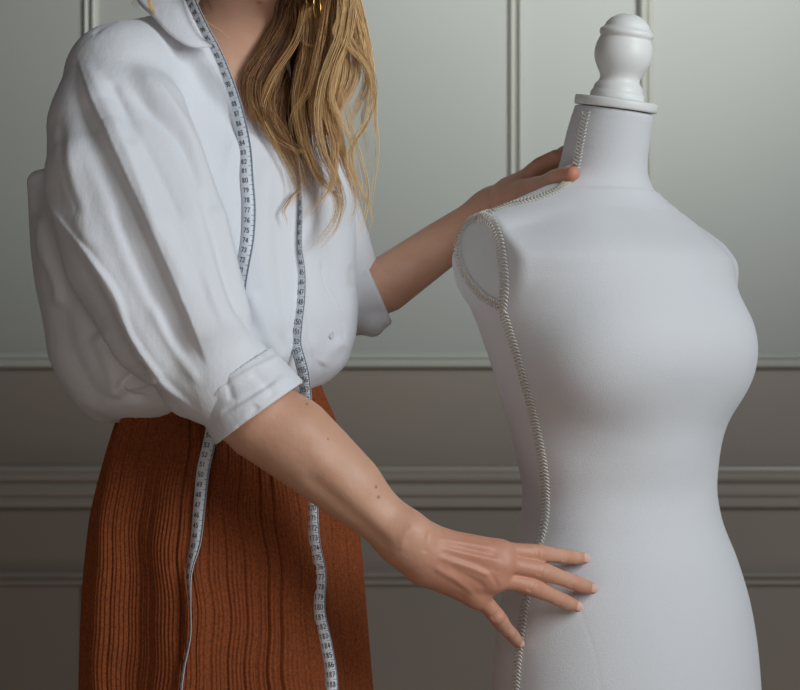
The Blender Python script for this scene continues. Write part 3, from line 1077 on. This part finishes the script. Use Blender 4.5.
TH_, ZZ = np.meshgrid(th, zz)
top = np.clip((ZZ - P(0, 560, KY)[2]) / .2, 0, 1)
left = .5 + .5 * np.sin(TH_ + .9)
wav = (0.016 * np.sin(ZZ * 34 + 2.2 * np.sin(TH_ * 2)) + 0.006 * np.sin(ZZ * 83 + TH_ * 5)) * (.25 + left) + .02 * np.sin(ZZ * 7 + TH_ * 3)
ph = TH_ + wav
pw_ = ph * 26 + 1.6 * np.sin(ph * 5) + .8 * np.sin(ph * 13 + 1)
groove = np.exp(-(np.sin(pw_) / .30) ** 2) * (.45 + .55 * np.sin(ph * 4 + 1.5) ** 2)
fold = np.sin(ph * 8 + 1.3 * np.sin(ph * 2) + .6) * (.0068 + .002 * (1 - top)) + np.sin(ph * 5 + 1) * .004
fine = np.sin(ph * 210)
disp = -groove * .0036 + fold + fine * .0007 - .007
disp -= np.clip((ZZ - P(0, 405, KY)[2]) / .05, 0, 1) * .004
cxs = cx[:, None]
X = cxs + (aa[:, None] + disp) * np.cos(TH_) * PS[0] + (bb[:, None] + disp) * np.sin(TH_) * PF[0]
Y = KY + (aa[:, None] + disp) * np.cos(TH_) * PS[1] + (bb[:, None] + disp) * np.sin(TH_) * PF[1]
V = np.stack([X, Y, ZZ], -1).reshape(-1, 3)
i, j = np.meshgrid(np.arange(NZ - 1), np.arange(NT), indexing='ij')
jn = (j + 1) % NT
Q = np.stack([i * NT + j, i * NT + jn, (i + 1) * NT + jn, (i + 1) * NT + j], -1).reshape(-1, 4)
skirt = link('skirt', V, Q, M['skirt'], person)
skV, skQ = V, Q
Wb = V.reshape(NZ, NT, 3)[::4, ::8]
nz, nt = Wb.shape[:2]
Qc2 = [(a * nt + b, a * nt + (b + 1) % nt, (a + 1) * nt + (b + 1) % nt, (a + 1) * nt + b) for a in range(nz - 1) for b in range(nt)]
bvh_k = BVHTree.FromPolygons(Wb.reshape(-1, 3).tolist(), Qc2)

# ------------------------------------------------------------------ hair
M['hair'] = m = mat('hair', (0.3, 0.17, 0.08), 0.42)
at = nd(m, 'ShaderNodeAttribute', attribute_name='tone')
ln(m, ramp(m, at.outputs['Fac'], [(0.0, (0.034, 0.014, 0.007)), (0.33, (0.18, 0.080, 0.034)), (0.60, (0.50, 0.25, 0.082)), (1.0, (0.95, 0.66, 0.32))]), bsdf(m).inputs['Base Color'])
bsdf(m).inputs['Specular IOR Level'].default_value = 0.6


def front_y(px, py, Y, off):
    d = Vector(P(px, py, 1.0)) - ORI
    d.normalize()
    for b in (bvh_s, bvh_b):
        loc, nor, _, _ = b.ray_cast(ORI, d)
        if loc is not None:
            Y = min(Y, loc.y - off)
    return Y


# (path px, width px, strands, tone, depth, lift)
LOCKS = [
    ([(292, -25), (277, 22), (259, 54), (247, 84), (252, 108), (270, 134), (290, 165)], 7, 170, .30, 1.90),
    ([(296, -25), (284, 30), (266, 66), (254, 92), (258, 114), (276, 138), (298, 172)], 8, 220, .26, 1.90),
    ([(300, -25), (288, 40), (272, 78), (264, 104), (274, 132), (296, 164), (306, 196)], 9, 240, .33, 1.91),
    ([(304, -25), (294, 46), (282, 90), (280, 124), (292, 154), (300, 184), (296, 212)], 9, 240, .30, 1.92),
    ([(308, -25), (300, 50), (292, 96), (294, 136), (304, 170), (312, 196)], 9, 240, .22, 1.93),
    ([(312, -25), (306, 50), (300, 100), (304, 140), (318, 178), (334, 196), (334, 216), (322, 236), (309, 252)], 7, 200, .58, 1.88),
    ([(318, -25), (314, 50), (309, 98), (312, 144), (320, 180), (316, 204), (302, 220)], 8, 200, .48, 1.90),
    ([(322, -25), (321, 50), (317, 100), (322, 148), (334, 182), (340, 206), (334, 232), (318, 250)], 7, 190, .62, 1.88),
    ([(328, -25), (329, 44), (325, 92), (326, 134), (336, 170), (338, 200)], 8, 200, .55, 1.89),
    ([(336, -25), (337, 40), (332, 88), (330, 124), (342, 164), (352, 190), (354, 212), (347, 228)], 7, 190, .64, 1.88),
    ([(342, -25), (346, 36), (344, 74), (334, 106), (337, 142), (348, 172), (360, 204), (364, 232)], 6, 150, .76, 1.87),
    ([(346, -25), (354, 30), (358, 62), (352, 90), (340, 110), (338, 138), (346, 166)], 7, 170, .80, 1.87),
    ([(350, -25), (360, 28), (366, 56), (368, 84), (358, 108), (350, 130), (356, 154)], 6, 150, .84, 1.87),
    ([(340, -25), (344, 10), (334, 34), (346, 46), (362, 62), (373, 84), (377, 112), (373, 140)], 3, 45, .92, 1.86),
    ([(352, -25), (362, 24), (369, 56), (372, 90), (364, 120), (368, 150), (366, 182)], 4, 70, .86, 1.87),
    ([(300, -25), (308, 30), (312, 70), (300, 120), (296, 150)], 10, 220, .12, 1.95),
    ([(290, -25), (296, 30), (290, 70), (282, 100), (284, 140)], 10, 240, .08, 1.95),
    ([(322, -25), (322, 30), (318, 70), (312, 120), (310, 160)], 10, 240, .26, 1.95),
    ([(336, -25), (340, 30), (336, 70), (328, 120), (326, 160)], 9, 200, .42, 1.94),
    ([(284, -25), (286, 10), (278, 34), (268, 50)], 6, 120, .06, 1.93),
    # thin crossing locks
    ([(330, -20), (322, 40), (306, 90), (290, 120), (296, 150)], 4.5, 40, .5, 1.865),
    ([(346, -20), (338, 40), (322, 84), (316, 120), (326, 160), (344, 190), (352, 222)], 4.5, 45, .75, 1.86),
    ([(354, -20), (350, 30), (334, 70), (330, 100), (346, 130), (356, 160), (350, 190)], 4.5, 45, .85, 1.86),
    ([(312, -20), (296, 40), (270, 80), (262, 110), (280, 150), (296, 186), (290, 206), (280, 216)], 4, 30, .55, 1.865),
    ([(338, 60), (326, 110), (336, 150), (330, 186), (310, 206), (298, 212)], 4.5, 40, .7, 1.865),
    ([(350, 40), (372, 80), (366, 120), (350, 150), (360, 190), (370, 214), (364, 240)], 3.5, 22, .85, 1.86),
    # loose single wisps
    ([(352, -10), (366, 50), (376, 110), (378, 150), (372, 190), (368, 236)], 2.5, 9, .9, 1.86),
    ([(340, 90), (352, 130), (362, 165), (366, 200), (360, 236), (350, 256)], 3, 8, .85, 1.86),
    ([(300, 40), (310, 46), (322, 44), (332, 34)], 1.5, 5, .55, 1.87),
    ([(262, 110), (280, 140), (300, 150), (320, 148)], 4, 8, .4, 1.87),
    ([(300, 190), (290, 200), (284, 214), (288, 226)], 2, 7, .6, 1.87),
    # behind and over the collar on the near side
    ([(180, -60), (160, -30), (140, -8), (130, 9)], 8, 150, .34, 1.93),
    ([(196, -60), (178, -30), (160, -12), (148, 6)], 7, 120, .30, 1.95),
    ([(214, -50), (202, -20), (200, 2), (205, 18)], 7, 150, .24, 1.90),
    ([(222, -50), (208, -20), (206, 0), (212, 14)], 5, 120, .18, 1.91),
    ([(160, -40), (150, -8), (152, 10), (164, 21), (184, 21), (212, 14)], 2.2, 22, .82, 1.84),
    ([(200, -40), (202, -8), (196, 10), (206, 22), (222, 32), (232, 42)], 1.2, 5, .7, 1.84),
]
HV, HF, HT, hn = [], [], [], 0
NP = 60
for path, w, cnt, tone, dep in LOCKS:
    pre = 0
    if path[0][1] in (-25, -20):         # carried up over the side of the head
        x0 = path[0][0]
        path = [(300 + (x0 - 320) * .3, -200), (330 + (x0 - 320) * .3, -160), (348 + (x0 - 320) * .15, -115), (344 + (x0 - 320) * .3, -70)] + path
        pre = 4
    elif path[0][1] in (-60, -50):
        path = [(262, -198), (228, -165), (206, -120)] + path
        pre = 3
    cnt = int(cnt * (.72 if cnt > 60 and dep < 1.9 else 1.0))
    g = path_curve(path, NP)
    q_ = np.linspace(0, 1, NP)
    g[:, 0] += (1.5 + 1.5 * q_) * np.sin(q_ * rng.uniform(9, 16) + rng.random() * 6.28) * min(1, w / 6) * q_ ** .5
    g3 = []
    for x, y in g:
        g3.append(P(x, y, front_y(x, y, dep, .012)))
    g3 = np.array(g3)
    for _ in range(6):
        ys = g3[:, 1].copy()
        g3[1:-1, 1] = np.minimum((ys[:-2] + 2 * ys[1:-1] + ys[2:]) / 4, ys[1:-1] + .0005)
    T = np.gradient(g3, axis=0)
    T /= np.linalg.norm(T, axis=1)[:, None]
    A = np.cross(T, (0, 1, 0))
    A /= np.linalg.norm(A, axis=1)[:, None]
    B = np.cross(T, A)
    t = np.linspace(0, 1, NP)
    L = np.linalg.norm(np.diff(g3, axis=0), axis=1).sum()
    for k in range(cnt):
        rr = math.sqrt(rng.random())
        an = rng.random() * 2 * math.pi
        wr = w * dep / FPX
        prof_ = 1.25 - .25 * t - .45 * t ** 3
        end = rng.uniform(.72, 1.0)
        tw = an + rng.normal(0, .5) + t * rng.normal(0.6, 1.0)
        ph1, ph2 = rng.random(2) * 6.28
        am = wr * .16
        u = rr * np.cos(tw) * wr * prof_ + am * np.sin(t * L * 55 + ph1) + am * .6 * np.sin(t * L * 120 + ph2) * t
        v = rr * np.sin(tw) * wr * prof_ * .7 + am * np.sin(t * L * 47 + ph2)
        if rng.random() < .05:
            u = u + (t ** 2) * rng.normal(0, wr * 1.1)
        p = g3 + A * u[:, None] + B * v[:, None]
        tt = np.linspace(0, end, NP)
        p = np.stack([np.interp(tt, t, p[:, i]) for i in range(3)], 1)
        Tn = np.gradient(p, axis=0)
        Tn /= np.linalg.norm(Tn, axis=1)[:, None] + 1e-9
        a = np.cross(Tn, (.1, 1, .2))
        a /= np.linalg.norm(a, axis=1)[:, None]
        b = np.cross(Tn, a)
        rad = .00026 * np.clip((1.02 - np.linspace(0, 1, NP)) * 4, .25, 1)
        V = np.stack([p + (a * math.cos(q) + b * math.sin(q)) * rad[:, None] for q in (0, 2.094, 4.189)], 1).reshape(-1, 3)
        i_ = np.arange(NP - 1)[:, None] * 3
        j_ = np.arange(3)[None, :]
        F = np.stack([i_ + j_, i_ + (j_ + 1) % 3, i_ + 3 + (j_ + 1) % 3, i_ + 3 + j_], -1).reshape(-1, 4)
        HV.append(V)
        HF.append(F + hn)
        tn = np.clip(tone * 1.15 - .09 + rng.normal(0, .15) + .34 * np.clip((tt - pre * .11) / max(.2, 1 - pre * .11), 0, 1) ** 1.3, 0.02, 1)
        HT.append(np.repeat(tn, 3))
        hn += len(V)
# hair over the skull (above the frame)
cap = Canvas(P(215, 5, 2.05) - (0, .25, 0), P(365, -230, 2.1), 0.004)
cap.add(Ell(P(287, -105, 1.915), (.088, .105, .112), PA), 0)
cap.add(Tube([P(270, -70, 1.95), P(262, -25, 1.96)], [.06, .045]), .03)
cap.sub(Ell(P(287, -88, 1.835), (.070, .075, .100), PA), .01)
cV, cQ = cap.mesh(2)
HV.append(cV)
HF.append(cQ + hn)
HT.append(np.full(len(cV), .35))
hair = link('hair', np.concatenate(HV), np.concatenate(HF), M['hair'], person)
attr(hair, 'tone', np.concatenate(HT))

for x, y, rad, rot in ((308, -5, .0125, 84), (317, 4, .0160, 80)):
    c = P(x, y, 1.848)
    r_ = math.radians(rot)
    e = np.array((math.cos(r_), math.sin(r_), 0))
    th_ = np.linspace(0, 2 * math.pi, 48, endpoint=False)
    mb = MB()
    mb.tube([c + e * rad * math.cos(q) + np.array((0, 0, 1)) * rad * math.sin(q) for q in th_], .0009, 8, up=(e[1], -e[0], 0.01), closed=True)
    mb.build('hoop_earring', M['gold'], person)

# ------------------------------------------------------------------ tape measure
M['tape'] = mat('white tape', (0.72, 0.76, 0.82), 0.45)
M['ink'] = mat('black print', (0.03, 0.03, 0.04), 0.6)
M['tape_edge'] = mat('grey tape border', (0.24, 0.29, 0.34), 0.5)
DIG = {'0': [[(.1, .2), (.1, .8), (.35, 1), (.65, 1), (.9, .8), (.9, .2), (.65, 0), (.35, 0), (.1, .2)]],
       '1': [[(.2, .75), (.55, 1), (.55, 0)]],
       '2': [[(.1, .78), (.35, 1), (.7, 1), (.9, .75), (.8, .5), (.1, 0), (.9, 0)]],
       '3': [[(.1, .85), (.4, 1), (.75, .95), (.85, .72), (.45, .53), (.9, .3), (.75, .05), (.4, 0), (.1, .15)]],
       '4': [[(.7, 0), (.7, 1), (.1, .3), (.95, .3)]],
       '5': [[(.85, 1), (.2, 1), (.15, .55), (.6, .6), (.9, .35), (.7, .02), (.35, 0), (.1, .12)]],
       '6': [[(.8, .95), (.4, .95), (.12, .5), (.12, .2), (.4, 0), (.75, .03), (.9, .28), (.7, .52), (.3, .5), (.13, .3)]],
       '7': [[(.1, 1), (.9, 1), (.4, 0)]],
       '8': [[(.5, .53), (.15, .75), (.35, 1), (.7, 1), (.87, .77), (.5, .53), (.1, .25), (.3, 0), (.7, 0), (.92, .25), (.5, .53)]],
       '9': [[(.2, .05), (.6, .05), (.88, .5), (.88, .8), (.6, 1), (.25, .97), (.1, .72), (.3, .48), (.7, .5), (.87, .7)]]}
tape = thing('tape_measure', 'soft white tailor\'s tape measure hanging around the neck over the white shirt', 'tape measure', (P(240, 100, 1.84)[0], 1.84, P(240, 100, 1.84)[2]))
W_T = .0135


def ribbon(path, s_ref, n_ref, sign, colx):
    """path rows: px, py, Y or None (=lie on the cloth), twist in degrees"""
    rows = []
    for px, py, Y, tw in path:
        if Y == 'shirt':
            Y = front_y(px, py, 9.0, .0045)
        elif Y == 'skirt':
            Y = hit(bvh_k, px, py)[0][1] - .010
        rows.append((px, py, Y, tw))
    rows = path_curve(np.array(rows, float), 420)
    c = np.array([P(*q[:3]) for q in rows])
    tw = np.radians(rows[:, 3])
    T = np.gradient(c, axis=0)
    T /= np.linalg.norm(T, axis=1)[:, None]
    view = c - np.array((0, 0, CAM_H))
    view /= np.linalg.norm(view, axis=1)[:, None]
    S = np.cross(T, view)
    S /= np.linalg.norm(S, axis=1)[:, None]
    S *= np.sign(S[:, :1])                        # to the right
    Nn = np.cross(S, T)
    Nn /= np.linalg.norm(Nn, axis=1)[:, None]
    Nn *= -np.sign((Nn * view).sum(1))[:, None]    # to the viewer
    R_ = S * np.cos(tw)[:, None] + Nn * np.sin(tw)[:, None]
    U_ = Nn * np.cos(tw)[:, None] - S * np.sin(tw)[:, None]
    L = np.r_[0, np.cumsum(np.linalg.norm(np.diff(c, axis=0), axis=1))]

    def at_(l, x, h):
        f = lambda A: np.array([np.interp(l, L, A[:, i]) for i in range(3)])
        return f(c) + f(R_) * x + f(U_) * h

    n = len(c)
    th_ = .00025
    V, F = [], []
    for i in range(n):
        for x, h in ((-1, -1), (1, -1), (1, 1), (-1, 1)):
            V.append(c[i] + R_[i] * x * W_T / 2 + U_[i] * h * th_)
    for i in range(n - 1):
        for j in range(4):
            k = (j + 1) % 4
            F.append((i * 4 + j, i * 4 + k, i * 4 + 4 + k, i * 4 + 4 + j))
    band.add(V, F)
    for x in ((-1, 1) if colx else (1,)):
        V, F = [], []
        for i in range(n):
            for q in (.5, .42 if colx else .36):
                V.append(c[i] + R_[i] * x * W_T * q + U_[i] * (th_ + .00012))
        for i in range(n - 1):
            F.append((2 * i, 2 * i + 1, 2 * i + 3, 2 * i + 2))
        edge.add(V, F)
    l_ref = np.interp(s_ref, rows[:, 1], L)
    for k in range(-80, 80):
        l = l_ref + k * .0104
        if not (0 < l < L[-1] - .01):
            continue
        num = str(n_ref + sign * k)
        # tick marks: one long per centimetre, short half marks
        for dl, ln_ in ((0, .30), (.0052, .16)):
            V = [at_(l + dl + a, W_T * (.5 - b), th_ + .0002) for a, b in ((-.0002, .05), (.0002, .05), (.0002, .05 + ln_), (-.0002, .05 + ln_))]
            ink.add(V, [(0, 1, 2, 3)])
        hh = .0052 if colx else .0046
        ww = .0026 if not colx else .0027
        x0 = -.5 * len(num) * (ww + .0006) - (0 if colx else .0018)
        for ci, ch in enumerate(num):
            for st in DIG[ch]:
                for (ax, ay), (bx, by) in zip(st[:-1], st[1:]):
                    p0 = np.array((x0 + ci * (ww + .0006) + ax * ww, ay * hh - hh / 2))
                    p1 = np.array((x0 + ci * (ww + .0006) + bx * ww, by * hh - hh / 2))
                    dd = (p1 - p0) / (np.linalg.norm(p1 - p0) + 1e-9)
                    nn_ = np.array((-dd[1], dd[0])) * .00034
                    q = [p0 - dd * .0002 + nn_, p0 - dd * .0002 - nn_, p1 + dd * .0002 - nn_, p1 + dd * .0002 + nn_]
                    ink.add([at_(l + .0052 - b, a, th_ + .0003) for a, b in q], [(0, 1, 2, 3)])


band, edge, ink = MB(), MB(), MB()
# near-side strand, from behind the neck over the collar and down between sleeve and chest
ribbon([(178, -40, 1.90, 30), (186, -12, 1.852, 40), (196, 12, 1.832, 40), (206, 32, 1.828, 42), (216, 50, 1.838, 45), (226, 74, 1.846, 42), (235, 100, 1.851, 38), (241, 125, 1.853, 25),
        (245, 150, 'shirt', 12), (247, 180, 'shirt', 0), (249, 205, 'shirt', 0), (248, 235, 'shirt', 5), (244, 262, 1.829, 22), (241, 285, 1.829, 38), (240, 300, 1.832, 40), (232, 350, 1.850, 20), (218, 400, 1.846, 15),
        (210, 440, 'skirt', 18), (203, 472, 'skirt', 18), (200, 500, 'skirt', 25), (196, 540, 'skirt', 38), (189, 575, 'skirt', 66), (190, 605, 'skirt', 82), (190, 635, 'skirt', 82), (183, 670, 'skirt', 78), (178, 715, 'skirt', 75)],
       205, 77, -1, False)
# far-side strand, out from under the hair, down the placket and behind the forearm
ribbon([(286, 60, 1.90, 60), (294, 130, 'shirt', 65), (297, 165, 'shirt', 66), (300, 210, 'shirt', 66), (299, 245, 'shirt', 62), (301, 275, 'shirt', 45), (300, 300, 'shirt', 38), (297, 325, 'shirt', 35),
        (296, 345, 'shirt', 30), (300, 360, 1.872, 30), (303, 372, 1.872, 30), (305, 386, 1.874, 30), (307, 410, 1.876, 30), (310, 460, 'skirt', 25), (312, 500, 'skirt', 30), (314, 540, 'skirt', 20), (320, 575, 'skirt', 12), (319, 610, 'skirt', 15),
        (326, 645, 'skirt', 8), (331, 675, 'skirt', 8), (331, 720, 'skirt', 8)],
       513, 171, 1, True)
band.build('tape_band', M['tape'], tape)
edge.build('border_stripe', M['tape_edge'], tape, smooth=False)
ink.build('printed_scale', M['ink'], tape, smooth=False)
#@@END
